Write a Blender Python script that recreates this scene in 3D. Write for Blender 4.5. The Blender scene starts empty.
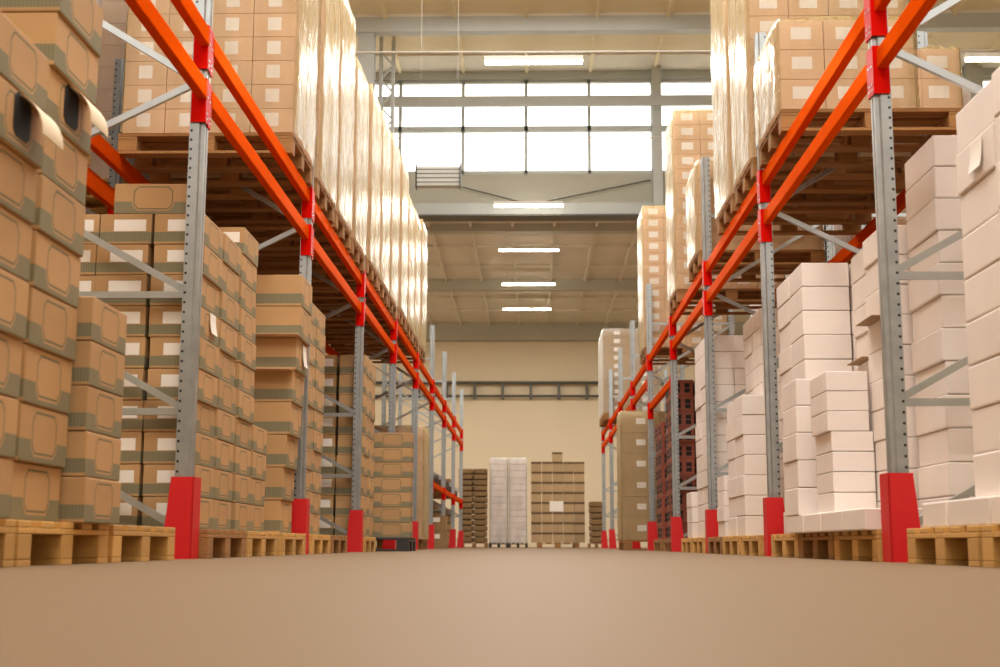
import bpy, bmesh, math, random
from mathutils import Vector, Matrix
random.seed(7)
S = bpy.context.scene
COL = S.collection
PI = math.pi
R = random.uniform

# ------------------------------------------------------------------ materials
def nt(name):
    m = bpy.data.materials.new(name); m.use_nodes = True
    t = m.node_tree; b = t.nodes['Principled BSDF']
    return m, t, b
def N(t, typ, **kw):
    n = t.nodes.new(typ)
    for k, v in kw.items(): setattr(n, k, v)
    return n
def M_(t, op, a, b=None, c=None, clamp=False):
    n = t.nodes.new('ShaderNodeMath'); n.operation = op; n.use_clamp = clamp
    for i, v in enumerate((a, b, c)):
        if v is None: continue
        if isinstance(v, (int, float)): n.inputs[i].default_value = v
        else: t.links.new(v, n.inputs[i])
    return n.outputs[0]
def mixc(t, f, a, b):
    n = t.nodes.new('ShaderNodeMix'); n.data_type = 'RGBA'
    for s, v in ((n.inputs[0], f), (n.inputs[6], a), (n.inputs[7], b)):
        if isinstance(v, (int, float)): s.default_value = v
        elif isinstance(v, tuple): s.default_value = (*v, 1) if len(v) == 3 else v
        else: t.links.new(v, s)
    return n.outputs[2]
def lin(r, g, b):
    f = lambda c: (c/255/12.92) if c/255 <= .04045 else ((c/255+.055)/1.055)**2.4
    return (f(r), f(g), f(b))
def noise(t, scale, detail=3, vec='Object', stretch=None):
    tc = N(t, 'ShaderNodeTexCoord'); n = N(t, 'ShaderNodeTexNoise')
    n.inputs['Scale'].default_value = scale; n.inputs['Detail'].default_value = detail
    if stretch:
        mp = N(t, 'ShaderNodeMapping'); mp.inputs['Scale'].default_value = stretch
        t.links.new(tc.outputs[vec], mp.inputs['Vector']); t.links.new(mp.outputs[0], n.inputs['Vector'])
    else: t.links.new(tc.outputs[vec], n.inputs['Vector'])
    return n.outputs['Fac']
def bump(t, b, h, strength, dist=.01):
    n = N(t, 'ShaderNodeBump'); n.inputs['Strength'].default_value = strength; n.inputs['Distance'].default_value = dist
    t.links.new(h, n.inputs['Height']); t.links.new(n.outputs[0], b.inputs['Normal'])
def vary(t, col, amt=.12):
    """object to object colour variation"""
    oi = N(t, 'ShaderNodeObjectInfo'); h = N(t, 'ShaderNodeHueSaturation')
    v = M_(t, 'MULTIPLY_ADD', oi.outputs['Random'], amt, 1-amt/2); t.links.new(v, h.inputs['Value'])
    if isinstance(col, tuple): h.inputs['Color'].default_value = (*col, 1)
    else: t.links.new(col, h.inputs['Color'])
    return h.outputs[0]
def simple(name, col, rough=.6, metal=0., nscale=None, namt=.15, var=0., bmp=0., stretch=None, vec='Object', spec=.5, tint=None):
    m, t, b = nt(name); c = col
    if nscale:
        f = noise(t, nscale, 4, vec, stretch)
        c = mixc(t, f, tuple(x*(1-namt) for x in col), tuple(min(1, x*(1+namt)) for x in col))
        if bmp: bump(t, b, f, bmp)
    if var: c = vary(t, c, var)
    if isinstance(c, tuple): b.inputs['Base Color'].default_value = (*c, 1)
    else: t.links.new(c, b.inputs['Base Color'])
    b.inputs['Roughness'].default_value = rough; b.inputs['Metallic'].default_value = metal
    b.inputs['Specular IOR Level'].default_value = spec
    if tint: b.inputs['Specular Tint'].default_value = (*tint, 1)
    return m

KRAFT = lin(188, 148, 102); BAND = lin(130, 124, 98); LINE = lin(98, 100, 78)
def octagon_mat(name, W, H, octagon=True, stripes=False):
    m, t, b = nt(name)
    tc = N(t, 'ShaderNodeTexCoord')
    sp = N(t, 'ShaderNodeSeparateXYZ'); t.links.new(tc.outputs['Object'], sp.inputs[0])
    sn = N(t, 'ShaderNodeSeparateXYZ'); t.links.new(tc.outputs['Normal'], sn.inputs[0])
    y, z = sp.outputs[1], sp.outputs[2]
    side = M_(t, 'GREATER_THAN', M_(t, 'ABSOLUTE', sn.outputs[0]), .7)
    end = M_(t, 'GREATER_THAN', M_(t, 'ABSOLUTE', sn.outputs[1]), .7)
    u = M_(t, 'ABSOLUTE', y); v = M_(t, 'ABSOLUTE', M_(t, 'SUBTRACT', z, H*.53))
    a, bb = W*.245, H*.36
    sd = M_(t, 'MAXIMUM', M_(t, 'MAXIMUM', M_(t, 'SUBTRACT', u, a), M_(t, 'SUBTRACT', v, bb)),
            M_(t, 'MULTIPLY', M_(t, 'SUBTRACT', M_(t, 'ADD', u, v), a+bb-.021), .707))
    line = M_(t, 'LESS_THAN', M_(t, 'ABSOLUTE', sd), .0032)
    outside = M_(t, 'GREATER_THAN', sd, .009)
    low = M_(t, 'LESS_THAN', z, H*.40)
    bs = M_(t, 'MULTIPLY', M_(t, 'MULTIPLY', low, outside), side)
    be = M_(t, 'MULTIPLY', M_(t, 'MULTIPLY', M_(t, 'LESS_THAN', z, H*.40), M_(t, 'GREATER_THAN', z, H*.08)), end)
    band = M_(t, 'MAXIMUM', bs, be)
    f = noise(t, 9, 4)
    k = vary(t, mixc(t, f, tuple(x*.9 for x in KRAFT), tuple(min(1, x*1.08) for x in KRAFT)), .16)
    st = M_(t, 'MULTIPLY', M_(t, 'LESS_THAN', M_(t, 'FRACT', M_(t, 'MULTIPLY', sp.outputs[0], 90)), .35), be)
    c = mixc(t, M_(t, 'MULTIPLY', band, .92), k, BAND)
    c = mixc(t, M_(t, 'MULTIPLY', st, .45), c, LINE)
    if octagon: c = mixc(t, M_(t, 'MULTIPLY', M_(t, 'MULTIPLY', line, side), .8), c, LINE)
    t.links.new(c, b.inputs['Base Color']); b.inputs['Roughness'].default_value = .75
    b.inputs['Specular IOR Level'].default_value = .25
    bump(t, b, noise(t, 6, 2), .15, .02)
    return m

MAT = {}
MAT['floor'] = simple('floor_mat', lin(122, 98, 72), .6, nscale=1.2, namt=.06, vec='Generated', spec=.12)
MAT['wall'] = simple('wall_mat', lin(230, 214, 186), .85, nscale=.6, namt=.05)
MAT['ceil'] = simple('ceiling_mat', lin(226, 220, 206), .9, nscale=1.5, namt=.1)
MAT['ceil2'] = simple('ceiling_panel_mat', lin(240, 228, 196), .9, nscale=1.0, namt=.08)
MAT['steel'] = simple('painted_steel', lin(184, 186, 180), .45, .2, nscale=3, namt=.08)
MAT['steeldark'] = simple('dark_steel', lin(92, 90, 82), .5, .3)
MAT['panelgrey'] = simple('grey_panel', lin(186, 184, 170), .8, nscale=1.5, namt=.08)
MAT['galv'] = simple('galvanised', lin(176, 180, 180), .32, .75, nscale=14, namt=.12)
MAT['orange'] = simple('orange_paint', lin(218, 76, 10), .34, .3, nscale=5, namt=.08, spec=.0, tint=(1, .45, .2))
MAT['red'] = simple('red_paint', lin(210, 16, 8), .4, nscale=6, namt=.06, spec=.05, tint=(1, .3, .2))
MAT['guard'] = simple('guard_paint', lin(208, 12, 20), .5, nscale=5, namt=.06)
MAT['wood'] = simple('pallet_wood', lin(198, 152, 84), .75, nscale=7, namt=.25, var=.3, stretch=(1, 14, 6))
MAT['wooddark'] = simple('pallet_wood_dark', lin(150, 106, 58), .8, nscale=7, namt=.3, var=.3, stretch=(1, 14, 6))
MAT['plastic'] = simple('dark_plastic', lin(48, 46, 46), .5)
MAT['white'] = simple('white_carton', lin(234, 222, 214), .55, nscale=5, namt=.05, var=.08, bmp=.12)
MAT['paper'] = simple('paper_label', lin(240, 232, 222), .6)
MAT['flap'] = simple('flap_card', lin(222, 200, 168), .7)
MAT['kraft'] = simple('kraft_card', lin(218, 180, 144), .75, nscale=8, namt=.08, var=.12)
MAT['kraftdark'] = simple('kraft_dark', lin(150, 116, 76), .8, nscale=8, namt=.1, var=.12)
MAT['smallcard'] = simple('small_card', lin(178, 150, 112), .8, nscale=8, namt=.1, var=.15)
MAT['smalllid'] = simple('small_lid', lin(104, 80, 50), .8, nscale=8, namt=.1, var=.15)
MAT['crate'] = simple('crate_plastic', lin(140, 66, 42), .5, nscale=6, namt=.15, var=.3)
MAT['hole_shade'] = simple('painted_hole_shade', lin(26, 20, 18), .8)  # near-black colour painting the shade inside holes
MAT['sack'] = simple('paper_sack', lin(128, 100, 64), .85, nscale=6, namt=.15, var=.25, bmp=.3)
MAT['roll'] = simple('dark_roll', lin(74, 56, 44), .7, nscale=6, namt=.2, var=.4)
MAT['cable'] = simple('cable', lin(210, 206, 196), .5)
MAT['lamp'] = simple('lamp_housing', lin(232, 230, 222), .5)
m, t, b = nt('tube_light'); b.inputs['Emission Color'].default_value = (1, .93, .78, 1); b.inputs['Emission Strength'].default_value = 22
MAT['tube'] = m
# window glass
m, t, b = nt('window_glass'); b.inputs['Base Color'].default_value = (.98, 1, 1, 1)
b.inputs['Roughness'].default_value = .05; b.inputs['Transmission Weight'].default_value = 1; b.inputs['IOR'].default_value = 1.02
MAT['glass'] = m
# stretch film
def film_mat(name, col, lo, hi):
    m, t, b = nt(name)
    f = noise(t, 5, 4, 'Object', (1.2, 1.2, .35)); f2 = noise(t, 22, 3, 'Object', (1, 1, .25))
    t.links.new(mixc(t, f2, tuple(x*.62 for x in col), tuple(min(1, x*1.25) for x in col)), b.inputs['Base Color']); b.inputs['Roughness'].default_value = .24
    bump(t, b, M_(t, 'ADD', f, M_(t, 'MULTIPLY', f2, .5)), .9, .05)
    tr = N(t, 'ShaderNodeBsdfTransparent'); mx = N(t, 'ShaderNodeMixShader')
    lw = N(t, 'ShaderNodeLayerWeight'); lw.inputs[0].default_value = .5
    fac = M_(t, 'ADD', M_(t, 'MULTIPLY', M_(t, 'SUBTRACT', f, .5), .5), M_(t, 'MULTIPLY_ADD', lw.outputs['Facing'], hi-lo, lo), clamp=True)
    t.links.new(fac, mx.inputs[0]); t.links.new(tr.outputs[0], mx.inputs[1]); t.links.new(b.outputs[0], mx.inputs[2])
    t.links.new(mx.outputs[0], t.nodes['Material Output'].inputs[0])
    return m
MAT['film'] = film_mat('stretch_film', lin(188, 165, 112), .12, .92)
MAT['filmwhite'] = film_mat('stretch_film_white', lin(240, 237, 230), .14, .75)
# perforated galvanised upright: dots along the two side faces
m, t, b = nt('perforated_galvanised')
tc = N(t, 'ShaderNodeTexCoord'); sp = N(t, 'ShaderNodeSeparateXYZ'); t.links.new(tc.outputs['Object'], sp.inputs[0])
sn = N(t, 'ShaderNodeSeparateXYZ'); t.links.new(tc.outputs['Normal'], sn.inputs[0])
dz = M_(t, 'MULTIPLY', M_(t, 'SUBTRACT', M_(t, 'FRACT', M_(t, 'MULTIPLY', sp.outputs[2], 22)), .5), 1/22)
dx = M_(t, 'SUBTRACT', sp.outputs[0], -.025)
d = M_(t, 'SQRT', M_(t, 'ADD', M_(t, 'MULTIPLY', dz, dz), M_(t, 'MULTIPLY', dx, dx)))
hole_shade = M_(t, 'MULTIPLY', M_(t, 'LESS_THAN', d, .0062), M_(t, 'GREATER_THAN', M_(t, 'ABSOLUTE', sn.outputs[1]), .6))
f = noise(t, 14, 3)
c = mixc(t, hole_shade, mixc(t, f, lin(140, 147, 150), lin(186, 190, 190)), lin(30, 30, 32))
t.links.new(c, b.inputs['Base Color']); b.inputs['Roughness'].default_value = .34
t.links.new(M_(t, 'MULTIPLY_ADD', hole_shade, -.7, .7), b.inputs['Metallic'])
MAT['post'] = m

# ------------------------------------------------------------------ mesh helpers
class MB:
    def __init__(s): s.bm = bmesh.new(); s.mats = []
    def mi(s, mat):
        if mat not in s.mats: s.mats.append(mat)
        return s.mats.index(mat)
    def box(s, x0, x1, y0, y1, z0, z1, mat=0, bev=0.):
        i = s.mi(mat); r = bmesh.ops.create_cube(s.bm, size=1)
        vs = r['verts']
        for v in vs: v.co = Vector(((x0+x1)/2+v.co.x*(x1-x0), (y0+y1)/2+v.co.y*(y1-y0), (z0+z1)/2+v.co.z*(z1-z0)))
        fs = {f for v in vs for f in v.link_faces}
        for f in fs: f.material_index = i
        if bev:
            es = list({e for v in vs for e in v.link_edges})
            bmesh.ops.bevel(s.bm, geom=es, offset=bev, segments=2, affect='EDGES', profile=.5)
        return s
    def prism(s, pts, a0, a1, axis='y', mat=0):
        """pts: 2D outline, extruded a0..a1 along axis"""
        i = s.mi(mat)
        def P(p, a):
            return (p[0], a, p[1]) if axis == 'y' else ((a, p[0], p[1]) if axis == 'x' else (p[0], p[1], a))
        A = [s.bm.verts.new(P(p, a0)) for p in pts]; B = [s.bm.verts.new(P(p, a1)) for p in pts]
        n = len(pts); fs = [s.bm.faces.new(A), s.bm.faces.new(B[::-1])]
        for k in range(n): fs.append(s.bm.faces.new((A[k], B[k], B[(k+1) % n], A[(k+1) % n])))
        for f in fs: f.material_index = i
        return s
    def bar(s, p, q, w, h, mat=0):
        """rectangular bar from p to q"""
        i = s.mi(mat); p, q = Vector(p), Vector(q); d = (q-p).normalized()
        up = Vector((0, 1, 0)) if abs(d.y) < .9 else Vector((0, 0, 1))
        a = d.cross(up).normalized(); b_ = d.cross(a).normalized()
        vs = []
        for e in (p, q):
            for sa, sb in ((-1, -1), (1, -1), (1, 1), (-1, 1)): vs.append(s.bm.verts.new(e+a*sa*w/2+b_*sb*h/2))
        for f in ((0, 3, 2, 1), (4, 5, 6, 7), (0, 1, 5, 4), (1, 2, 6, 5), (2, 3, 7, 6), (3, 0, 4, 7)):
            s.bm.faces.new([vs[k] for k in f]).material_index = i
        return s
    def tube(s, p, q, r, mat=0, seg=10):
        i = s.mi(mat); p, q = Vector(p), Vector(q); d = (q-p).normalized()
        up = Vector((0, 0, 1)) if abs(d.z) < .9 else Vector((1, 0, 0))
        a = d.cross(up).normalized(); b_ = d.cross(a)
        ring = [[s.bm.verts.new(e+(a*math.cos(2*PI*k/seg)+b_*math.sin(2*PI*k/seg))*r) for k in range(seg)] for e in (p, q)]
        for k in range(seg):
            f = s.bm.faces.new((ring[0][k], ring[0][(k+1) % seg], ring[1][(k+1) % seg], ring[1][k])); f.material_index = i; f.smooth = True
        s.bm.faces.new(ring[0][::-1]).material_index = i; s.bm.faces.new(ring[1]).material_index = i
        return s
    def mesh(s, name):
        bmesh.ops.recalc_face_normals(s.bm, faces=s.bm.faces)
        me = bpy.data.meshes.new(name); s.bm.to_mesh(me); s.bm.free()
        for m_ in s.mats: me.materials.append(MAT[m_] if isinstance(m_, str) else m_)
        return me
    def build(s, name, parent=None, loc=(0, 0, 0)):
        return ob(name, s.mesh(name), parent, loc)
def ob(name, data, parent=None, loc=(0, 0, 0), rz=0, scale=None):
    o = bpy.data.objects.new(name, data); COL.objects.link(o)
    o.location = loc; o.rotation_euler = (0, 0, rz)
    if scale: o.scale = scale
    if parent: o.parent = parent
    return o
def tag(o, label, cat, group=None, kind=None):
    o['label'] = label; o['category'] = cat
    if group: o['group'] = group
    if kind: o['kind'] = kind
    return o
def struct(o): o['kind'] = 'structure'; return o
ORD = 'lowest second third fourth fifth sixth seventh eighth ninth tenth eleventh twelfth thirteenth fourteenth fifteenth'.split()
NTH = 'first second third fourth fifth sixth seventh eighth ninth tenth eleventh twelfth'.split()
CACHE = {}
def cached(key, fn):
    if key not in CACHE: CACHE[key] = fn()
    return CACHE[key]

# ------------------------------------------------------------------ rack geometry
XL, XR, YL, YR, BAY = -1.547, 1.515, 5.859, 5.456, 2.8
ZL = {-1: 2.272, 0: 2.272, 1: 2.256, 2: 2.243, 3: 2.357, 4: 2.352, 5: 2.352, 6: 2.325, 7: 2.33, 8: 2.33}
ZR = {-1: 2.25, 0: 2.25, 1: 2.26, 2: 2.275, 3: 2.29, 4: 2.26, 5: 2.28, 6: 2.255, 7: 2.25, 8: 2.26}
DEPTH = 1.06; TOP = 3.42
def sgn(side): return -1 if side == 'L' else 1
def fx(side): return XL if side == 'L' else XR
def fy(side, i): return (YL if side == 'L' else YR)+BAY*i
def zb(side, b):
    Z = ZL if side == 'L' else ZR
    return (Z[b]+Z.get(b+1, Z[b]))/2
RACK = {'L': 'brown-carton rack', 'R': 'white-carton rack'}

def upright_mesh():
    # omega section, front web towards local +x; local x in [-.04,.04], y in [-.045,.045]
    t = .003
    pts = [(-.04, -.045), (.012, -.045), (.02, -.034), (.04, -.034), (.04, -.014), (.034, -.008), (.034, .008), (.04, .014), (.04, .034), (.02, .034), (.012, .045), (-.04, .045),
           (-.04, .042), (.010, .042), (.018, .031), (.036, .031), (.036, .016), (.030, .010), (.030, -.010), (.036, -.016), (.036, -.031), (.018, -.031), (.010, -.042), (-.04, -.042)]
    return MB().prism([(x*.88, y*.9) for x, y in pts], 0, TOP, 'z', 'post').mesh('upright')
def brace_list():
    L = []
    z = .12
    for k in range(3):
        (L.append(('h', z, z)) if k else None); L.append(('d', z+.02, z+.58)); z += .54
    L += [('d', 2.22, 1.72), ('d', 2.24, 2.86), ('h', 2.9, 2.9)]
    return L
def make_frame():
    root = ob('upright_frame', None)
    um = upright_mesh()
    ob('upright', um, root, (0, 0, 0)); ob('upright', um, root, (-DEPTH, 0, 0), PI)
    for k, (kind, za, zz) in enumerate(brace_list()):
        MB().bar((-.03, 0, za), (-DEPTH+.03, 0, zz), .031, .024, 'galv').build('brace', root)
    fp = MB().box(-.05, .048, -.05, .05, 0, .008, 'galv').mesh('foot_plate')
    ob('foot_plate', fp, root); ob('foot_plate', fp, root, (-DEPTH, 0, 0))
    return root
def copy_tree(o):
    c = o.copy(); COL.objects.link(c)
    for ch in list(o.children):
        d = ch.copy(); COL.objects.link(d); d.parent = c
        for g in ch.children:
            e = g.copy(); COL.objects.link(e); e.parent = d
    return c
FRAME = make_frame(); used = []
def place(proto, loc, rz=0, label='', cat='', group=None):
    o = proto if proto.name not in used else copy_tree(proto)
    used.append(proto.name)
    o.location = loc; o.rotation_euler = (0, 0, rz); tag(o, label, cat, group); return o
for side in 'LR':
    for i in range(-1, 9):
        lab = f'perforated steel upright frame with braces, {NTH[i+1]} along the {RACK[side]}' if i >= 0 else f'perforated steel upright frame closest to the camera, {RACK[side]}'
        place(FRAME, (fx(side)-(.022 if (side, i) == ('L', 0) else 0), fy(side, i), 0), 0 if side == 'L' else PI, lab, 'upright frame', 'rack upright frames')

def guard_mesh():
    mb = MB()
    for y0, y1 in ((-.062, -.055), (.055, .062)):
        mb.prism([(.058, 0), (.058, .362), (-.045, .362), (-.078, 0)], y0, y1, 'y', 'guard')
    mb.prism([(.052, 0), (.052, .362), (.060, .362), (.060, 0)], -.062, .062, 'y', 'guard')
    return mb.mesh('post_guard')
GM = guard_mesh()
for side in 'LR':
    for i in range(0, 9):
        g = ob('post_guard', GM, None, (fx(side)-(.022 if (side, i) == ('L', 0) else 0), fy(side, i), 0.0), 0 if side == 'L' else PI)
        tag(g, f'red steel post guard at foot of {NTH[i]} post, {RACK[side]}', 'post guard', 'red post guards')

# beams --------------------------------------------------------------
BL = BAY-.09
BEAM = MB().box(-.022, .022, -BL/2, BL/2, .006, .095, 'orange', .006).box(-.022, .0, -BL/2, BL/2, .094, .105, 'orange').mesh('pallet_beam')
def conn_mesh():   # local: sits on post front face; mirrored by rotation about x
    mb = MB().box(.036, .041, -.002, .045, -.105, .11, 'red').box(-.03, .041, -.006, -.001, -.105, .11, 'red')
    for zz in (-.085, -.06, .02): mb.box(.041, .0425, .012, .034, zz, zz+.006, 'galv')
    return mb.mesh('connector')
CONN = conn_mesh()
def conn_mesh2():
    mb = MB().box(.036, .041, -.045, .002, -.105, .11, 'red').box(-.03, .041, .001, .006, -.105, .11, 'red')
    for zz in (-.085, -.06, .02): mb.box(.041, .0425, -.034, -.012, zz, zz+.006, 'galv')
    return mb.mesh('connector')
CONN2 = conn_mesh2()
def beam(side, b, z, rear, label, X=None):
    s = sgn(side); x = fx(side) if X is None else X
    flip = (side == 'L') == (not rear)     # local +x faces outwards of the rack
    if rear: x = x+s*DEPTH
    o = ob('pallet_beam', BEAM, None, (x, (fy(side, b)+fy(side, b+1))/2, z), 0 if flip else PI)
    tag(o, label, 'beam', 'orange pallet beams')
    c0 = .022 if side == 'L' and not rear and X is None else 0
    ob('connector', CONN, o, (-c0 if b == -1 else 0, BL/2, 0)); ob('connector', CONN2, o, (-c0 if b == 0 else 0, -BL/2, 0))
    return o
LOWER = {('R', 3): 1.76}
for side in 'LR':
    for b in range(-1, 8):
        zu = zb(side, b)+.11; zl = zu-.262
        if (side, b) in LOWER: zl = LOWER[(side, b)]
        where = f'between {NTH[b]} and {NTH[b+1]} posts' if b >= 0 else 'closest to the camera'
        beam(side, b, zu, False, f'orange upper front beam {where}, {RACK[side]}')
        beam(side, b, zl, False, f'orange lower front beam {where}, {RACK[side]}')
        if b < 5:
            beam(side, b, zu, True, f'red-orange upper rear beam {where}, {RACK[side]}')
            beam(side, b, zl, True, f'red-orange lower rear beam {where}, {RACK[side]}')

# ------------------------------------------------------------------ pallets
PW, PD, PH = .80, 1.10, .132
def pallet_parts(mat):
    top = MB()
    for k in range(5):
        y = -PW/2+k*(PW-.1)/4; w = .1 if k != 2 else .12
        top.box(-PD/2, PD/2, y+R(-.004, .004) if 0 < k < 4 else y, y+.1, PH-.020, PH, mat, .003)
    for x in (-PD/2, -.06, PD/2-.12): top.box(x, x+.12, -PW/2, PW/2, PH-.038, PH-.021, mat, .002)
    runner = MB().box(-PD/2, PD/2, -.05, .05, 0, .018, mat, .002).mesh('bottom_board')
    block = MB().box(-.06, .06, -.05, .05, .019, PH-.039, mat, .003).mesh('block')
    rb = MB().box(-PD/2, PD/2, -.05, .05, 0, .018, mat, .002)
    for x in (-PD/2+.06, 0, PD/2-.06): rb.box(x-.06, x+.06, -.05, .05, .019, PH-.039, mat, .002)
    return top.mesh('top_deck'), runner, block, rb.mesh('runner')
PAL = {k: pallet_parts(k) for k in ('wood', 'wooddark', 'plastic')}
def pallet(x, y, z, label, near=True, mat='wood', group='wooden pallets', rz=0, w=1.):
    o = ob('pallet', None, None, (x, y, z), rz); tag(o, label, 'pallet', group)
    top, run, blk, rb = PAL[mat]
    ob('top_deck', top, o)
    for yy in (-PW/2+.05, 0, PW/2-.05):
        if near:
            ob('bottom_board', run, o, (0, yy, 0))
            for xx in (-PD/2+.06, 0, PD/2-.06): ob('block', blk, o, (xx, yy, 0))
        else: ob('runner', rb, o, (0, yy, 0))
    if w != 1.: o.scale = (1, w, 1)
    return o
def floor_pallets(side, ys, xf, names=None, near=6):
    s = sgn(side)
    for k, y in enumerate(ys):
        pallet(xf+s*PD/2, y+(.72 if (side, k) == ('L', 0) else 1)*PW/2, 0, f'wooden pallet on the floor, {NTH[k]} along the {RACK[side]} from the camera', k < near,
               'wood' if k % 4 != 3 else 'wooddark', 'floor pallets', w=.72 if (side, k) == ('L', 0) else 1.)
floor_pallets('L', [3.13, 3.73, 4.58, 5.93, 6.78, 7.70, 8.75, 9.62, 11.52], -1.47, near=8)
floor_pallets('R', [3.46, 4.30, 5.53, 6.36, 7.19, 8.36, 9.22, 10.07, 11.14, 12.0], 1.44, near=8)

# ------------------------------------------------------------------ cartons
BW, BD, BH = .385, .24, .145
OCT = octagon_mat('octagon_carton_mat', BW, BH)
PLAINB = octagon_mat('banded_carton_mat', BW, BH, octagon=False)
def carton_mesh(w, d, h, mat, bev=.004): return MB().box(-d/2, d/2, -w/2, w/2, 0, h, mat, bev).mesh('carton')
OCTM = carton_mesh(BW, BD, BH, OCT)
WHM = carton_mesh(BW, BD, BH, 'white', .006)
STICK = MB().box(-.075, .075, -.0015, 0, -.028, .028, 'paper').mesh('label_sticker')
def flap_mesh(w, l, curl, mat='flap', n=8, a0=0.):
    mb = MB(); i = mb.mi(mat); x = z = 0.; a = 0.; rows = []
    for k in range(n+1):
        rows.append((x, z)); a = a0+(curl-a0)*k/n; x += math.sin(a)*l/n; z -= math.cos(a)*l/n
    f = []
    for th in (0, .0025):
        f.append([[mb.bm.verts.new((px+th, yy, pz)) for yy in (-w/2, w/2)] for px, pz in rows])
    for k in range(n):
        for a_, fl in ((f[0], 0), (f[1], 1)):
            mb.bm.faces.new((a_[k][0], a_[k][1], a_[k+1][1], a_[k+1][0]))
        for j in (0, 1): mb.bm.faces.new((f[0][k][j], f[1][k][j], f[1][k+1][j], f[0][k+1][j]))
    mb.bm.faces.new((f[0][n][0], f[0][n][1], f[1][n][1], f[1][n][0])); mb.bm.faces.new((f[0][0][0], f[0][0][1], f[1][0][1], f[1][0][0]))
    return mb.mesh('flap')
SHEET = flap_mesh(.11, .10, .25, 'paper'); CURL = flap_mesh(.16, .13, -.1, 'flap', 10, 1.2)
OPEN = MB().prism([(-.062, -.04), (-.04, -.055), (.04, -.055), (.062, -.04), (.062, .04), (.04, .055), (-.04, .055), (-.062, .04)], 0, .0015, 'x', 'hole_shade').mesh('opening_shade')  # flat dark plate painting the shade inside a cut-out
OPENF = MB().box(-.12, .12, -.11, 0, -.003, 0, 'kraft').mesh('flap')
TAB = MB().box(-.07, 0, -.16, .16, -.004, 0, 'kraftdark').mesh('flap')
ALL = {}
def column(side, xf, y0, n, desc, where, mesh=None, w=BW, d=BD, h=BH, z0=PH, name='octagon_carton', group=None, rz=0, jit=.004, skip=(), labels=False, dxr=None, lean=0.):
    """one vertical column of cartons; xf is the aisle-facing plane, y0 the near end"""
    s = sgn(side); mesh = mesh or OCTM; out = []
    for k in range(n):
        if k in skip: out.append(None); continue
        x = xf+s*d/2+R(-jit, jit)*1.6 if dxr is None else xf+s*d/2+dxr[k]
        x -= s*lean*k/max(1, n-1)
        o = ob(name, mesh, None, (x, y0+w/2+R(-jit, jit)*.5, z0+k*h), (0 if side == 'L' else PI)+rz+R(-.006, .006))
        o.scale = (d/BD, (w-.015)/BW, (h-.0025)/BH)
        if rz: o.scale = (w/BW*BW/BD*.98, d/BD*BD/BW*.98, (h-.0025)/BH)
        tag(o, f'{desc}, {ORD[k]} {where}', 'carton', group)
        out.append(o)
        if labels:
            sgnl = -1 if side == 'L' else 1
            ob('label_sticker', STICK, o, (-.02*sgnl if side == 'L' else 0, (-BW/2 if side == 'L' else BW/2)-.0003*(1 if side == 'L' else -1), BH*.62))
    return out
OD = 'brown carton with grey octagon print'
LD = 'brown carton with white label'
gB = 'octagon-print cartons'; gL = 'white-labelled carton ends'
# bay before the first guard
PT = PH
colA = column('L', -1.43, 3.185, 8, OD, 'up in the column closest to the camera', h=.165, w=.385, lean=.03, group=gB)
colB = column('L', -1.50, 3.74, 10, OD, 'up in tall column on first pallet', h=.172, w=.405, d=.26, lean=.045, group=gB)
column('L', -1.765, 3.76, 10, OD, 'up in inner column behind the tall one', h=.172, w=.405, lean=.035, group=gB)
colC = column('L', -1.44, 4.165, 5, OD, 'up in short column beside first pallet gap', h=.148, w=.375, group=gB)
# bay 1
for j, xx in enumerate((-1.545, -1.80, -2.05)):
    nm = ('aisle-side', 'middle', 'inner')[j]
    if j == 0: continue
    column('L', xx, 5.925, 10 if j < 2 else 10, LD, f'up, {nm} column behind first post', h=.1475, d=.245, name='labelled_carton', group=gL, labels=True)
o = column('L', -1.62, 5.97, 1, OD, 'alone crossways atop labelled cartons behind first post', h=.15, z0=PT+10*.1475, group=gB)[0]
o.rotation_euler.z = -PI/2+.03; o.location.x = -1.80; o.location.y = 6.06
colI = []
for j in range(2):
    colI.append(column('L', -1.545, 5.925+j*.385, 10, OD, ('up, near column just past first guard', 'up, far column just past first guard')[j], h=.1475, w=.383, group=gB, labels=(j == 0)))
colII = column('L', -1.55, 6.78, 11, OD, 'up in tall column between first two guards', h=.1475, group=gB, labels=True)
column('L', -1.55, 7.17, 4, OD, 'up in low column between first two guards', h=.1475, w=.38, group=gB)
column('L', -1.82, 7.17, 11, LD, 'up, recessed column between first two guards', h=.1475, name='labelled_carton', group=gL)
colIII = column('L', -1.56, 8.08, 8, 'large brown carton with grey band', 'up before the second guard', h=.204, w=.40, d=.30, lean=.10, group='large banded cartons')
# bay 2
for j in range(2):
    column('L', -1.55, 8.80+j*.39, 11, OD, f'up, {("near", "far")[j]} column just past second guard', h=.1475, group=gB)
column('L', -1.82, 9.62, 9, LD, 'up in dark recess before third guard', h=.17, name='labelled_carton', group=gL, labels=True)
# bay 3
for j in range(2):
    column('L', -1.50, 11.55+j*.39, 9, OD, f'up, {("near", "far")[j]} column just past third guard', h=.18, group=gB)
for j in range(2):
    column('L', -1.76-j*.26, 11.55, 9, LD, f'up, {("middle", "inner")[j]} column just past third guard', h=.18, name='labelled_carton', group=gL, labels=True)
# stack in front of the fourth post, turned to face down the aisle
pallet(-1.76, 13.24, 0, 'dark plastic pallet under cartons turned to face the aisle', False, 'plastic', 'dark plastic pallets')
for k in range(7):
    for j in range(2):
        o = ob('octagon_carton', OCTM, None, (-1.40-.4*j+R(-.006, .006), 13.06, PH+k*.148), -PI/2+R(-.01, .01)); o.scale = (1, 1, .146/BH)
        tag(o, f'{OD}, {ORD[k]} up, {("aisle-side", "inner")[j]} column on dark plastic pallet', 'carton', gB)
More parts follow.
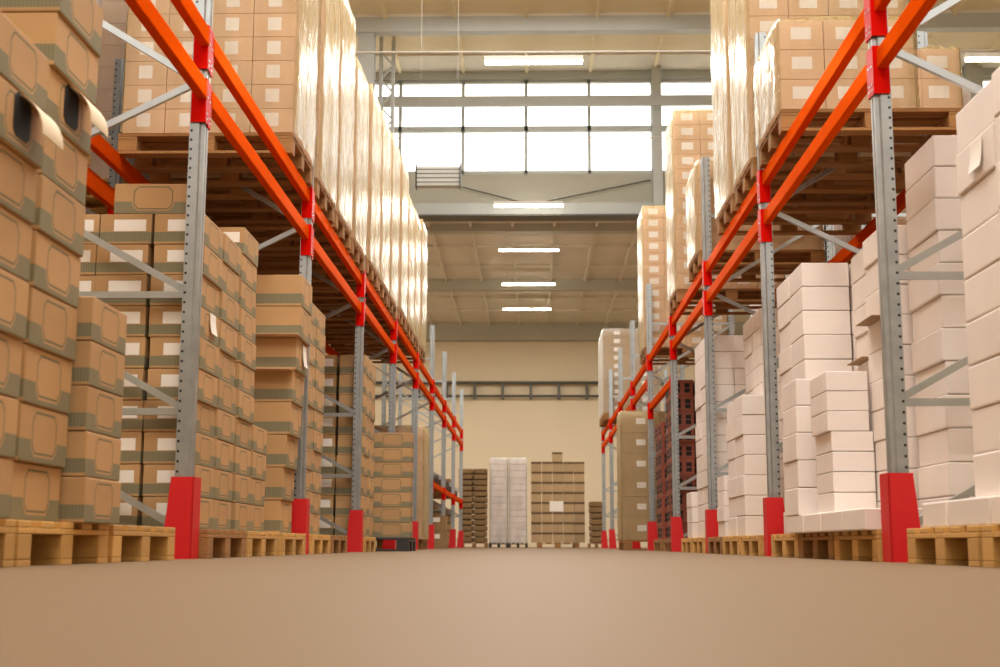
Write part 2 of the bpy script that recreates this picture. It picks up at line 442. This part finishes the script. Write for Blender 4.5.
# label-less loose sheets and opened flaps
def child(o, mesh, loc, rz=0, name='flap', rx=0, ry=0):
    c = ob(name, mesh, o, loc, rz); c.rotation_euler = (rx, ry, rz); return c
child(colB[7], CURL, (BD/2, .05, BH*.95)); child(colA[6], CURL, (BD/2, .07, BH*.95))
child(colB[7], OPEN, (BD/2, .0, BH*.6), name='opening_shade'); child(colA[6], OPEN, (BD/2, .02, BH*.6), name='opening_shade')
child(colI[0][6], SHEET, (BD/2+.003, .04, BH*.98), name='paper_note'); child(colIII[6], OPENF, (0, -BW/2, BH*.06), 0)
child(colIII[4], OPENF, (0, -BW/2, BH*.99), 0); child(colIII[5], SHEET, (BD/2+.003, .05, BH*.9), name='paper_note')

# white cartons -------------------------------------------------------
WD = 'plain white carton'; gW = 'plain white cartons'; kw = dict(mesh=WHM, name='white_carton', group=gW)
FLATM = carton_mesh(.41, .25, .092, 'white', .006)
def flats(ys, xf, where):
    for k, (y, w) in enumerate(ys):
        o = ob('flat_white_carton', FLATM, None, (xf+.125, y+w/2, PH), R(-.01, .01)); o.scale = (1, (w-.01)/.41, 1)
        tag(o, f'long flat white carton on floor pallet, {NTH[k]} {where}', 'carton', 'flat white cartons')
flats([(3.36, .42), (3.79, .42), (4.22, .42), (4.66, .28)], 1.455, 'toward the first guard')
flats([(5.56, .42), (5.99, .42), (6.42, .4), (6.84, .42)], 1.40, 'between first two guards')
near1 = column('R', 1.51, 4.12, 9, WD, 'up in front of the first post', h=.152, w=.40, z0=PH+.093, **kw)
near2 = column('R', 1.50, 3.70, 9, WD, 'up in column closest to the camera', h=.152, w=.41, z0=PH+.093, **kw)
column('R', 1.77, 5.58, 12, WD, 'up, near column seen through first frame', h=.1445, w=.46, d=.28, **kw)
column('R', 1.78, 6.05, 12, WD, 'up, far column seen through first frame', h=.1445, w=.30, d=.28, **kw) if False else None
colD = []
for j in range(2):
    colD.append(column('R', 1.665 if j == 0 else 1.70, 6.06+j*.385, 10, WD, f'up, {("near", "far")[j]} recessed column between first two guards', h=.1445, w=.38, **kw))
column('R', 1.455, 6.36, 7, 'slim white carton', 'up in aisle-side column between first two guards', h=.0985, w=.38, d=.205, z0=PH+.093, mesh=WHM, name='slim_carton', group='slim white cartons', dxr=[0, 0, 0, .0, -.018, -.018, -.018])
for j in range(2):
    column('R', 1.55, 7.36+j*.39, 11, WD, f'up, {("near", "far")[j]} tall column before second guard', h=.1405, d=.27, **kw)
column('R', 1.83, 7.36, 11, WD, 'up, inner tall column before second guard', h=.1405, d=.22, **kw)
column('R', 1.40, 6.93, 5, WD, 'up in low column before second guard', h=.145, w=.38, z0=PH+.093, **kw)
for j in range(2):
    column('R', 1.72, 9.72+j*.4, 12, WD, f'up, {("near", "far")[j]} recessed tall column before third guard', h=.1425, w=.39, **kw)
for j in range(2):
    column('R', 1.49, 9.24+j*.39, 7, WD, f'up, {("near", "far")[j]} short column before third guard', h=.142, w=.385, d=.22, **kw)
column('R', 1.50, 10.30, 4, WD, 'up in lowest stack beside third guard', h=.12, **kw)
for j in range(2):
    column('R', 1.50, 11.16+j*.42, 12, WD, f'up, {("near", "far")[j]} tall column past third guard', h=.1445, w=.40, **kw)
column('R', 1.745, 11.16, 12, WD, 'up, inner tall column past third guard', h=.1445, w=.40, d=.16, **kw)
column('R', 1.46, 12.06, 3, WD, 'up in little stack before fourth guard', h=.14, **kw)
child(near1[7], SHEET, (BD/2+.003, .03, BH*.9), name='flap'); child(colD[0][7], TAB, (BD/2+.06, 0, .002)); child(colD[1][6], TAB, (BD/2+.06, 0, .002))

# brown-red crates ----------------------------------------------------
def crate_mesh():
    mb = MB().box(-.12, .12, -.17, .17, 0, .165, 'crate', .005).box(-.125, .125, -.175, .175, .145, .168, 'crate', .003)
    for y in (-.10, 0, .10):
        for zz in (.03, .085): mb.box(-.1225, .1225, y-.03, y+.03, zz, zz+.045, 'hole_shade')
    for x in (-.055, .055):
        for zz in (.03, .085): mb.box(x-.03, x+.03, -.1725, .1725, zz, zz+.045, 'hole_shade')
    return mb.mesh('crate')
CR = crate_mesh()
pallet(1.47+.55, 14.36, 0, 'dark pallet under red-brown crates past fourth guard', False, 'wooddark', 'floor pallets')
pallet(1.47+.55, 15.6, 0, 'dark pallet under red-brown crates before fifth guard', False, 'wooddark', 'floor pallets')
for j, (x, y) in enumerate(((1.62, 14.15), (1.87, 14.15), (1.62, 14.52), (1.62, 15.4), (1.62, 15.77))):
    wh = ('aisle-side stack past fourth guard', 'inner stack past fourth guard', 'second stack past fourth guard', 'stack before fifth guard', 'stack touching fifth guard')[j]
    for k in range(10 if j < 3 else 8):
        o = ob('crate', CR, None, (x+R(-.006, .006), y, PH+k*.170), R(-.01, .01)); o.scale = (.96, .98, 1)
        tag(o, f'red-brown plastic crate with square holes, {ORD[k]} up, {wh}', 'crate', 'red-brown crates')

# ------------------------------------------------------------------ wrapped pallet loads
def film_mesh(w, d, h, seed, mat='film', amp=.012):
    rr = random.Random(seed); mb = MB(); i = mb.mi(mat); bm = mb.bm
    pts = []; n = 10; r = .03
    hw, hd = w/2+.008, d/2+.008
    def edge(x0, y0, x1, y1, m): return [(x0+(x1-x0)*k/m, y0+(y1-y0)*k/m) for k in range(m)]
    pts = edge(hd, -hw+r, hd, hw-r, n)+[(hd-r*.3, hw-r*.3)]+edge(hd-r, hw, -hd+r, hw, n)+[(-hd+r*.3, hw-r*.3)]+edge(-hd, hw-r, -hd, -hw+r, n)+[(-hd+r*.3, -hw+r*.3)]+edge(-hd+r, -hw, hd-r, -hw, n)+[(hd-r*.3, -hw+r*.3)]
    pl = [rr.uniform(0, 1) for _ in pts]; nz = 14; rings = []
    for k in range(nz+1):
        f = k/nz; ring = []
        for q, (x, y) in enumerate(pts):
            dn = Vector((x/hd, y/hw, 0)); m_ = amp*(pl[q]*.7+rr.uniform(0, .6))
            sh = 1 if k < nz else .985
            ring.append(bm.verts.new((x*sh+dn.x*m_, y*sh+dn.y*m_, (.004 if k == 0 else f*(h+.008))+(rr.uniform(-.012, .012) if k == nz else 0))))
        rings.append(ring)
    L = len(pts)
    for k in range(nz):
        for q in range(L):
            fc = bm.faces.new((rings[k][q], rings[k][(q+1) % L], rings[k+1][(q+1) % L], rings[k+1][q])); fc.smooth = True
    bm.faces.new(rings[nz])
    return mb.mesh('stretch_film')
LAB = MB().box(-.06, .06, -.001, 0, -.038, .038, 'paper').mesh('label_sticker')
LABL = MB().box(-.043, .043, -.001, 0, -.043, .043, 'paper').mesh('label_sticker')
def load(xf, side, y0, w, d, rows, h, ncx, ncy, z, label, mats='kraft', labels=True, film='film', steps=None, cat='pallet load', group='film-wrapped pallet loads', amp=.014, lab=LAB):
    s = sgn(side); o = ob('wrapped_load', None, None, (xf+s*d/2, y0+w/2, z)); tag(o, label, cat, group)
    bw, bd = w/ncy, d/ncx
    me = cached((round(bw, 3), round(bd, 3), round(h, 3), mats), lambda: MB().box(-bd/2+.002, bd/2-.002, -bw/2+.002, bw/2-.002, .001, h-.001, mats, .012 if mats == 'white' else .003).mesh('box'))
    for k in range(rows):
        for ix in range(ncx):
            for iy in range(ncy):
                aisle = ix == 0
                if not (aisle or iy == 0): continue
                if steps and k >= steps[ix]: continue
                bx = ob('box', me, o, (-s*d/2+s*bd*(ix+.5), -w/2+bw*(iy+.5), k*h))
                if labels and iy == 0 and (ix < 4):
                    ob('label_sticker', lab, bx, (0, -bw/2+.0015, h*.55))
    hh = rows*h
    if steps:   # stepped top: the film follows the taller part only
        nfull = sum(1 for q in steps if q >= rows); dfull = bd*nfull
        f = film_mesh(w, dfull, hh, int(y0*100), film, amp); ob('film', f, o, (-s*(d-dfull)/2, 0, 0))
        if nfull < ncx:
            f = film_mesh(w, d-dfull-.03, steps[-1]*h, int(y0*100)+1, film, amp*.5); ob('film', f, o, (s*(dfull)/2+s*.015, 0, 0))
    else:
        f = cached(('film', round(w, 2), round(d, 2), round(hh, 2), film, int(y0*10) % 4), lambda: film_mesh(w, d, hh, int(y0*100), film, amp)); ob('film', f, o)
    return o
def up_load(side, b, y0, rows, h, ncx, ncy, label, where, w=.78, labels=True, d=1.08, film='film', steps=None, xo=0., mats='kraft'):
    z = zb(side, b)+.11+.105
    s = sgn(side); xf = (-1.50 if side == 'L' else 1.465)+xo
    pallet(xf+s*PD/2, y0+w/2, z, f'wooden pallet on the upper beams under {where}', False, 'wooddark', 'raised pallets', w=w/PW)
    load(xf, side, y0, w, d, rows, h, ncx, ncy, z+PH, f'{label}', labels=labels, film=film, steps=steps, mats=mats, lab=LABL if side == 'L' else LAB)
Lr = 'on upper beams of brown-carton rack'
up_load('L', 1-1, 7.80, 12, .158, 4, 2, 'film-wrapped load of white-labelled boxes, first '+Lr, 'the first load, brown-carton rack', w=.78)
spec = [(1, 8.76, 11, .165, 'second'), (1, 9.66, 11, .165, 'third'), (1, 10.56, 10, .158, 'fourth'),
        (2, 11.56, 10, .165, 'fifth'), (2, 12.44, 10, .170, 'sixth'), (2, 13.33, 11, .160, 'seventh'),
        (3, 14.36, 11, .160, 'eighth'), (3, 15.26, 10, .155, 'ninth'), (3, 16.14, 10, .160, 'tenth'), (4, 17.18, 11, .158, 'eleventh')]
for q, (b, y0, n, h, o_) in enumerate(spec):
    up_load('L', b, y0, n, h, 2, 2, f'cream film-wrapped tall load, {o_} {Lr}', f'the {o_} load, brown-carton rack', labels=False, w=.80)
Rr = 'on upper beams of white-carton rack'
up_load('R', 0, 7.38, 3, .184, 4, 2, 'film-wrapped boxes stepped lower toward the back, first '+Rr, 'the stepped first load, white-carton rack', steps=[3, 3, 3, 2], d=1.06)
specR = [(1, 8.38, 12, .165, 4, 'second', True), (1, 9.28, 12, .165, 2, 'third', True), (2, 11.20, 5, .16, 2, 'low fourth', False),
         (2, 12.96, 12, .157, 4, 'fifth', True), (4, 16.78, 12, .157, 4, 'sixth', True)]
for b, y0, n, h, nc, o_, lb in specR:
    up_load('R', b, y0, n, h, nc, 2, f'film-wrapped load of brown boxes, {o_} {Rr}', f'the {o_} load, white-carton rack', labels=lb)
for q, (b, y0) in enumerate(((7, 25.2), (7, 26.1))):
    up_load('R', b, y0, 10, .165, 2, 2, f'white glossy film-wrapped load, {NTH[q]} of the white ones on far upper beams', f'{NTH[q]} glossy white load at far end', film='filmwhite', mats='smallcard', xo=-.08)

# floor loads further down the aisle -----------------------------------
pallet(-1.45-.55, 17.75, 0, 'wooden pallet under tan film-wrapped stack past fifth guard', False, 'wooddark', 'floor pallets')
load(-1.45, 'L', 17.2, 1.0, 1.0, 9, .165, 3, 3, PH, 'tan film-wrapped stack on the floor past fifth guard, brown-carton rack', labels=False, group='floor loads')
pallet(1.18+.55, 17.6, 0, 'wooden pallet jutting into the aisle under labelled tan stack', False, 'wooddark', 'floor pallets')
load(1.18, 'R', 17.2, .8, 1.0, 6, .28, 2, 2, PH, 'tan film-wrapped stack with white labels jutting into the aisle', mats='smallcard', group='floor loads')
BIGB = carton_mesh(BW, .32, .27, 'kraftdark')
for k in range(2):
    o = ob('brown_carton', BIGB, None, (-1.60, 22.0, .002+k*.272)); tag(o, f'plain brown carton on floor near back wall, {("lower", "upper")[k]} of two', 'carton', 'brown cartons near the back wall')
    ob('label_sticker', LAB, o, (.0, -BW/2-.0005, .2))
# low shelf with dark bundles, brown-carton rack far bays
DECK = MB().box(-.5, .5, -1.34, 1.34, 0, .02, 'wooddark').mesh('shelf_board')
for q, b in enumerate((5, 6, 7)):
    z = .93
    beam('L', b, z, False, f'orange low shelf beam, {NTH[q]} past sixth guard, brown-carton rack'); beam('L', b, z, True, f'orange low shelf rear beam, {NTH[q]} past sixth guard, brown-carton rack')
    o = ob('shelf_board', DECK, None, (XL-.53, (fy('L', b)+fy('L', b+1))/2, z+.105)); tag(o, f'wooden shelf board, {NTH[q]} past sixth guard, brown-carton rack', 'shelf', 'low shelf boards')
    for k in range(4):
        y = fy('L', b)+.38+k*.68
        r_ = R(.07, .11)
        mb = MB().tube((-.40, 0, r_), (.42, R(-.05, .05), r_), r_, 'roll', 12).tube((-.42, 0, r_), (-.40, 0, r_), r_*.35, 'hole_shade', 8).tube((.42, 0, r_), (.425, 0, r_), r_*.35, 'hole_shade', 8)
        o = mb.build('cloth_roll', None, (XL-.48, y, z+.127)); tag(o, f'dark brown rolled bundle, {NTH[k]} along the {NTH[q]} low shelf', 'roll', 'rolled bundles')

for q, y in enumerate((20.2, 20.65, 22.95, 25.8, 26.3)):
    column('L', -1.60, y, 5, 'small dim brown carton', f'up, {NTH[q]} column under low shelf', h=.15, z0=0.002, name='brown_carton', mesh=OCTM, group='cartons under the low shelf')
for q, b in enumerate((5, 6, 7)):
    for k in range(3):
        y = fy('L', b)+.72+k*.68; hh = R(.18, .38)
        o = ob('brown_carton', BIGB, None, (XL-.30+R(-.08, .05), y, .93+.127), R(-.15, .15)); o.scale = (R(.9, 1.1), R(.5, .6), hh/.27)
        tag(o, f'brown carton standing on the low shelf, {NTH[k]} along {NTH[q]} shelf past sixth guard', 'carton', 'cartons on the low shelf')
# back wall goods ------------------------------------------------------
for q, (x, nm) in enumerate(((-.765, 'beside the sacks'), (-.330, 'beside the small tan cartons'))):
    p = pallet(x, 29.85, 0, f'dark pallet under glossy white stack {nm}', False, 'plastic', 'pallets by the back wall', rz=PI/2); p.scale = (.5, .55, .8)
    load(x-.195, 'R', 29.5, .6, .39, 13, .146, 1, 1, PH*.8, f'tall glossy white wrapped stack by back wall {nm}', mats='white', labels=False, film='filmwhite', group='glossy white stacks', amp=.003)
p = pallet(.57, 29.9, 0, 'dark pallet under wide stack of small tan cartons', False, 'wooddark', 'pallets by the back wall', rz=PI/2); p.scale = (1, 1.18, .9)
def small_mesh():
    return MB().box(-.115, .115, -.12, .12, 0, .165, 'smallcard', .003).box(-.1165, .1165, -.1215, .1215, .165, .212, 'smalllid', .002).mesh('small_carton')
SM = small_mesh()
for k in range(8):
    for j in range(5):
        o = ob('small_carton', SM, None, (.085+j*.2425+R(-.004, .004), 29.62, PH*.9+.002+k*.2255), R(-.012, .012)); o.scale = (1, 1, 1.05)
        tag(o, f'small tan carton with dark lid, {ORD[k]} row, {NTH[j]} across the wide back wall stack', 'carton', 'small tan cartons')
        if (k, j) == (3, 2): ob('paper_note', LAB, o, (-.03, -.1225, .12), 0, (2.6, 1, 2.9))
o = ob('small_carton', SM, None, (.56, 29.62, PH*.9+.004+8*.2255), 0); tag(o, 'single small tan carton atop the wide back wall stack', 'carton', 'small tan cartons')
def sack_mesh():
    bm = bmesh.new(); bmesh.ops.create_cube(bm, size=1); bmesh.ops.subdivide_edges(bm, edges=bm.edges, cuts=4, use_grid_fill=True)
    for v in bm.verts:
        e = max(abs(v.co.x), abs(v.co.y))*2
        v.co = Vector((v.co.x*.30, v.co.y*.56, (v.co.z*(1-.18*max(0, e-.6)/.4)+.5)*.13))
    for f in bm.faces: f.smooth = True
    me = bpy.data.meshes.new('sack'); bm.to_mesh(me); bm.free(); me.materials.append(MAT['sack']); return me
SK = sack_mesh()
p = pallet(-1.30, 29.3, 0, 'dark pallet under brown paper sacks by back wall', False, 'wooddark', 'pallets by the back wall'); p.scale = (.55, .8, .8)
for k in range(13):
    for j in range(2):
        o = ob('paper_sack', SK, None, (-1.165-j*.315, 29.3+R(-.01, .01), PH*.8+.002+k*.126), R(-.03, .03)); o.scale = (1, 1, .94)
        tag(o, f'brown paper sack, {ORD[k]} up, {("column beside white stack", "column beside rack end")[j]} near back wall', 'sack', 'brown paper sacks')
        if (k, j) == (9, 0): ob('label_sticker', LAB, o, (0, -.255, .07), 0, (1, 1, 1))
p = pallet(1.42, 29.3, 0, 'dark pallet under low sack stack at white-carton rack end', False, 'wooddark', 'pallets by the back wall'); p.scale = (.33, .8, .8)
for k in range(7):
    o = ob('paper_sack', SK, None, (1.42, 29.3, PH*.8+.002+k*.131), R(-.03, .03)); tag(o, f'brown paper sack, {ORD[k]} up at the white-carton rack end', 'sack', 'low paper sacks')
# back-to-back rack rows behind ----------------------------------------
for side in 'LR':
    s = sgn(side)
    for i in ((0, 1, 2, 3, 4) if side == 'L' else (2, 3, 4)):
        place(FRAME, (fx(side)+s*(DEPTH+.28), fy(side, i)+.0, 0), 0 if side == 'L' else PI, f'upright frame of hidden row, {NTH[i]} behind the {RACK[side]}', 'upright frame', 'rear row upright frames')
    for b in (range(4) if side == 'L' else (2, 3)):
        x = fx(side)+s*(DEPTH+.28)
        beam(side, b, zb(side, b)+.11, False, f'orange front beam of hidden row, {NTH[b]} behind the {RACK[side]}', X=x)
        beam(side, b, zb(side, b)+.11, True, f'orange back beam of hidden row, {NTH[b]} behind the {RACK[side]}', X=x)
        for k, yo in enumerate((.12, 1.05, 1.95) if b else ((1.42,) if side == 'L' else (1.95,))):
            y0 = fy(side, b)+yo; z = zb(side, b)+.215
            pallet(x+s*(PD/2-.03), y0+.39, z, f'raised pallet of hidden row, {NTH[b*3+k]} behind the {RACK[side]}', False, 'wood', 'hidden row pallets', w=.78/PW)
            load(x-s*.03, side, y0, .78, 1.06, 9, .165, 1, 1, z+PH, f'pale film-wrapped load of hidden row, {NTH[b*3+k]} behind the {RACK[side]}', labels=False, group='hidden row loads', film='filmwhite', mats='paper' if b == 0 else 'kraft')

for side in 'LR':
    for k, y in enumerate((9.0, 9.95, 11.6, 12.48, 13.36) if side == 'L' else (11.2, 12.08, 12.96, 14.0, 14.9, 15.8)):
        x = -2.92-PD/2 if side == 'L' else 2.89+PD/2
        pallet(x, y+.39, 0, f'floor pallet, {NTH[k]} of hidden row behind the {RACK[side]}', False, 'wooddark', 'hidden row pallets', w=.78/PW)
        load(-2.92 if side == 'L' else 2.89, side, y, .78, 1.06, 9, .2, 2, 1, PH, f'floor load, {NTH[k]} of hidden row behind the {RACK[side]}', labels=False, mats='kraftdark' if side == 'L' else 'kraft', group='hidden row floor loads')
pallet(-2.92-PD/2, 7.68, 0, 'floor pallet of hidden row behind the brown-carton rack', False, 'wooddark', 'floor pallets')
load(-2.92, 'L', 7.28, .78, 1.06, 12, .165, 1, 1, PH, 'tall white stack on floor of hidden row behind brown-carton rack', labels=False, mats='white', film='filmwhite', group='floor loads', amp=.006)
# ------------------------------------------------------------------ building
YW, YE, ZC = 23.6, 38.0, 6.5
XA, XB = -7.5, 10.0
struct(MB().box(XA-.2, XB+.2, -4.2, YE+.2, -.15, 0, 'floor').build('floor'))
struct(MB().box(XA, XB, YE, YE+.2, 0, ZC+.3, 'wall').build('wall_back'))
struct(MB().box(XA-.2, XA, -4, YE+.2, 0, 9.4, 'wall').build('wall_left'))
struct(MB().box(XA-.2, XB+.2, -4.2, -4, 0, 6.2, 'wall').build('wall_front_light_block'))  # unseen wall, added to hold light off the floor and lower goods
struct(MB().box(XB, XB+.2, -4, YE+.2, 0, 9.4, 'wall').build('wall_right'))
# rear ceiling of ribbed slabs
mb = MB().box(XA, XB, YW+.15, YE+.2, ZC, ZC+.2, 'ceil')
x = XA+.3
while x < XB: mb.box(x-.03, x+.03, YW+.15, YE, ZC-.07, ZC+.01, 'ceil'); x += .85
for y in (27.6, 29.6, 33.5, 35.4): mb.box(XA, XB, y-.05, y+.05, ZC-.06, ZC+.01, 'ceil')
struct(mb.build('ceiling_rear'))
for q, (y, dz) in enumerate(((25.8, .16), (31.4, .26))):
    struct(MB().box(XA, XB, y-.12, y+.12, ZC-dz, ZC, 'panelgrey').build(f'trim_{q+1}'))
struct(MB().box(XA, XB, YE-.35, YE, ZC-.5, ZC, 'panelgrey').build('trim_3'))
# raised lantern roof
mb = MB().box(XA, XB, 20.0, YW+.2, 8.97, 9.12, 'ceil2')
x = -.1
for k in range(-9, 11): mb.box(-.1+k*1.2-.03, -.1+k*1.2+.03, 20.0, YW, 8.88, 8.98, 'ceil2')
for y0, y1, m_ in ((20.9, 21.15, 'ceil'), (22.7, YW, 'ceil')): mb.box(XA, XB, y0, y1, 8.92, 8.98, m_)
struct(mb.build('ceiling_lantern'))
struct(MB().box(XA, -2.4, -4.2, 20, 8.97, 9.12, 'ceil2').box(2.4, XB, -4.2, 20, 8.97, 9.12, 'ceil2').build('ceiling_front_light_slot'))  # unseen roof, added with a gap that shapes sky light over the aisle
struct(MB().box(XA, XB, YW-.04, YW+.14, 6.33, 6.93, 'panelgrey').build('wall_clerestory'))
struct(MB().box(XA, XB, YW-.14, YW+.2, 6.10, 6.34, 'steel').box(XA, XB, YW-.2, YW+.22, 6.08, 6.11, 'steeldark').build('trim_4'))
struct(MB().box(XA, XB, YW-.1, YW+.14, 8.77, 8.97, 'steel').build('trim_5'))
struct(MB().box(XA, XB, 22.96, 23.04, 8.05, 8.24, 'steel').build('trim_6'))
struct(MB().box(XA, XB, 20.9, 21.1, 8.66, 8.92, 'steel').build('trim_7'))
for k in range(-7, 9):
    x0 = -.115+k*1.19; x1 = x0+1.19
    mb = MB()
    for (a, b_) in ((6.93, 6.99), (7.755, 7.86), (8.71, 8.77)): mb.box(x0, x1, YW-.03, YW+.06, a, b_, 'steel')
    mb.box(x0, x0+.03, YW-.03, YW+.06, 6.93, 8.77, 'steel'); mb.box(x1-.03, x1, YW-.03, YW+.06, 6.93, 8.77, 'steel')
    f = struct(mb.build(f'window_{k+8}'))
    MB().box(x0+.03, x1-.03, YW+.01, YW+.02, 6.99, 7.755, 'glass').box(x0+.03, x1-.03, YW+.01, YW+.02, 7.86, 8.71, 'glass').build('pane', f)
for q, (x, w) in enumerate(((2.32, .17), (8.2, .3))):
    z0 = 6.1 if q == 0 else 0.
    struct(MB().box(x-w/2, x+w/2, YW-.36, YW-.33, z0, 8.97, 'steel').box(x-w/2, x+w/2, YW-.19, YW-.16, z0, 8.97, 'steel').box(x-.02, x+.02, YW-.34, YW-.18, z0, 8.97, 'steel').build(f'column_{q+1}'))
struct(MB().box(-2.95, -2.68, 20.95, 20.98, 0, 8.97, 'steel').box(-2.95, -2.68, 21.14, 21.17, 0, 8.97, 'steel').box(-2.83, -2.80, 20.97, 21.15, 0, 8.97, 'steel').build('column_3'))
# lattice truss beside the column
mb = MB()
for x in (-2.68, -2.46): mb.box(x-.03, x+.03, 21.9, 22.0, 6.2, 8.97, 'steel')
z = 6.2
while z < 8.4: mb.bar((-2.68, 21.95, z), (-2.46, 21.95, z+.25), .03, .03, 'steel'); mb.bar((-2.46, 21.95, z+.25), (-2.68, 21.95, z+.5), .03, .03, 'steel'); z += .5
struct(mb.build('trim_8'))
for q, (x0, x1) in enumerate(((-1.75, -.2), (2.2, .2))):
    o = MB().tube((x0, YW-.1, 6.78), (x1, YW-.1, 6.36), .012, 'steeldark', 6).build('tie_rod'); tag(o, f'thin steel tie rod across grey panel, {("beside the caged heater", "beside the window column")[q]}', 'tie rod', 'tie rods')
# pipe rail on the back wall
t0 = ob('pipe_rail', None, None, (0, YE-.2, 4.3)); tag(t0, 'dark horizontal pipe rail with brackets along the back wall', 'pipe rail')
MB().tube((-6, 0, .45), (6, 0, .45), .045, 'steeldark', 8).build('upper_pipe', t0); MB().tube((-6, 0, .06), (6, 0, .06), .035, 'steeldark', 8).build('lower_pipe', t0)
BK = MB().box(-.035, .035, -.04, .2, -.02, .46, 'steeldark').mesh('bracket')
for k in range(-6, 7): ob('bracket', BK, t0, (-.05+k*.82, 0, 0))
# ceiling lamps ---------------------------------------------------------
LH = MB().box(-.63, .63, -.05, .05, .03, .09, 'lamp', .006).mesh('housing')
LT = MB().tube((-.62, -.022, .012), (.62, -.022, .012), .016, 'tube').tube((-.62, .022, .012), (.62, .022, .012), .016, 'tube').mesh('tube')
def lamp(x, y, z, label, top, e):
    o = ob('ceiling_lamp', None, None, (x, y, z)); tag(o, label, 'ceiling lamp', 'fluorescent ceiling lamps')
    ob('housing', LH, o); ob('tube', LT, o)
    for xx in (-.5, .5): MB().tube((xx, 0, .08), (xx, 0, top-z), .006, 'cable', 6).build('hanger', o)
    ld = bpy.data.lights.new('lamp_light', 'AREA'); ld.shape = 'RECTANGLE'; ld.size = 1.2; ld.size_y = .08; ld.energy = e; ld.color = (1, .96, .88)
    l = bpy.data.objects.new('lamp_light', ld); COL.objects.link(l); l.parent = o; l.location = (0, 0, -.03)
LAMP_E = 80
for q, y in enumerate((1.4, 5.0, 8.6, 12.2)):  # unseen lamps, added to brighten the tops of the near loads
    lamp(0, y, 6.12, f'added unseen tube lamp high above the near aisle, {NTH[q]} of four over the camera side', 6.25, LAMP_E)
o = MB().tube((0, -4, 6.25), (0, 12.4, 6.25), .012, 'cable', 6).build('cable'); tag(o, 'pale cable along the near aisle carrying the added unseen lamps', 'cable')
for q, y in enumerate((15.8, 22.9, 26.5, 30.1, 33.4)):
    lamp((0.02, -.07, -.07, -.09, -.14)[q], y, 6.12, f'fluorescent tube lamp over the aisle, {NTH[q]} from the camera', 6.25 if q == 0 else (6.3 if q == 1 else ZC), LAMP_E)
    lamp(6.1, y, 6.12, f'fluorescent tube lamp over hidden aisle beyond white cartons, {NTH[q]} from the camera', 6.3 if q < 2 else ZC, LAMP_E)
    if q: lamp(-6.1, y, 6.12, f'fluorescent tube lamp over hidden aisle beyond brown cartons, {NTH[q]} from the camera', 6.3 if q < 2 else ZC, LAMP_E)
o = MB().tube((XA, 15.8, 6.30), (XB, 15.8, 6.24), .012, 'cable', 6).build('cable'); tag(o, 'pale cable strung across the hall carrying the first lamp', 'cable')
o = MB().tube((XA, 22.0, 7.15), (XB, 22.0, 7.1), .01, 'cable', 6).build('cable'); tag(o, 'thin cable strung in front of lower window row', 'cable')
# caged heater
h0 = ob('caged_heater', None, None, (-1.5, 20.0, 5.68)); tag(h0, 'wire-caged heater hanging below the windows', 'heater')
MB().box(-.34, .34, .02, .20, .03, .35, 'lamp', .01).build('heater_body', h0)
mb = MB()
for zz in (0, .07, .14, .21, .28, .38): mb.box(-.36, .36, -.02, -.008, zz, zz+.014, 'steeldark')
for xx in (-.36, .345): mb.box(xx, xx+.015, -.02, .2, 0, .39, 'steeldark')
mb.build('cage', h0)
for xx in (-.3, .3): MB().tube((xx, .1, .34), (xx, .1, 3.29), .003, 'cable', 6).build('hanger', h0)

# ------------------------------------------------------------------ light, camera
w = bpy.data.worlds.new('World'); S.world = w; w.use_nodes = True
bg = w.node_tree.nodes['Background']; bg.inputs[0].default_value = (1, .975, .94, 1); bg.inputs[1].default_value = 3.0
cd = bpy.data.cameras.new('Camera'); cam = bpy.data.objects.new('Camera', cd); COL.objects.link(cam); S.camera = cam
cd.sensor_width = 36; cd.sensor_fit = 'HORIZONTAL'; cd.lens = 46.8; cd.clip_start = .02; cd.clip_end = 200
cam.matrix_world = Matrix.Translation((0, 0, .0661)) @ Matrix.Rotation(.0252, 4, 'Z') @ Matrix.Rotation(PI/2+.1611, 4, 'X') @ Matrix.Rotation(.003, 4, 'Z')
cd.dof.use_dof = True; cd.dof.focus_distance = 8.5; cd.dof.aperture_fstop = 4.0
S.view_settings.view_transform = 'Standard'; S.view_settings.look = 'None'; S.view_settings.gamma = 1
S.view_settings.use_curve_mapping = False; S.view_settings.exposure = 0.27
S.cycles.use_denoising = True; S.cycles.transparent_max_bounces = 12; S.cycles.max_bounces = 8
S.cycles.sample_clamp_indirect = 6
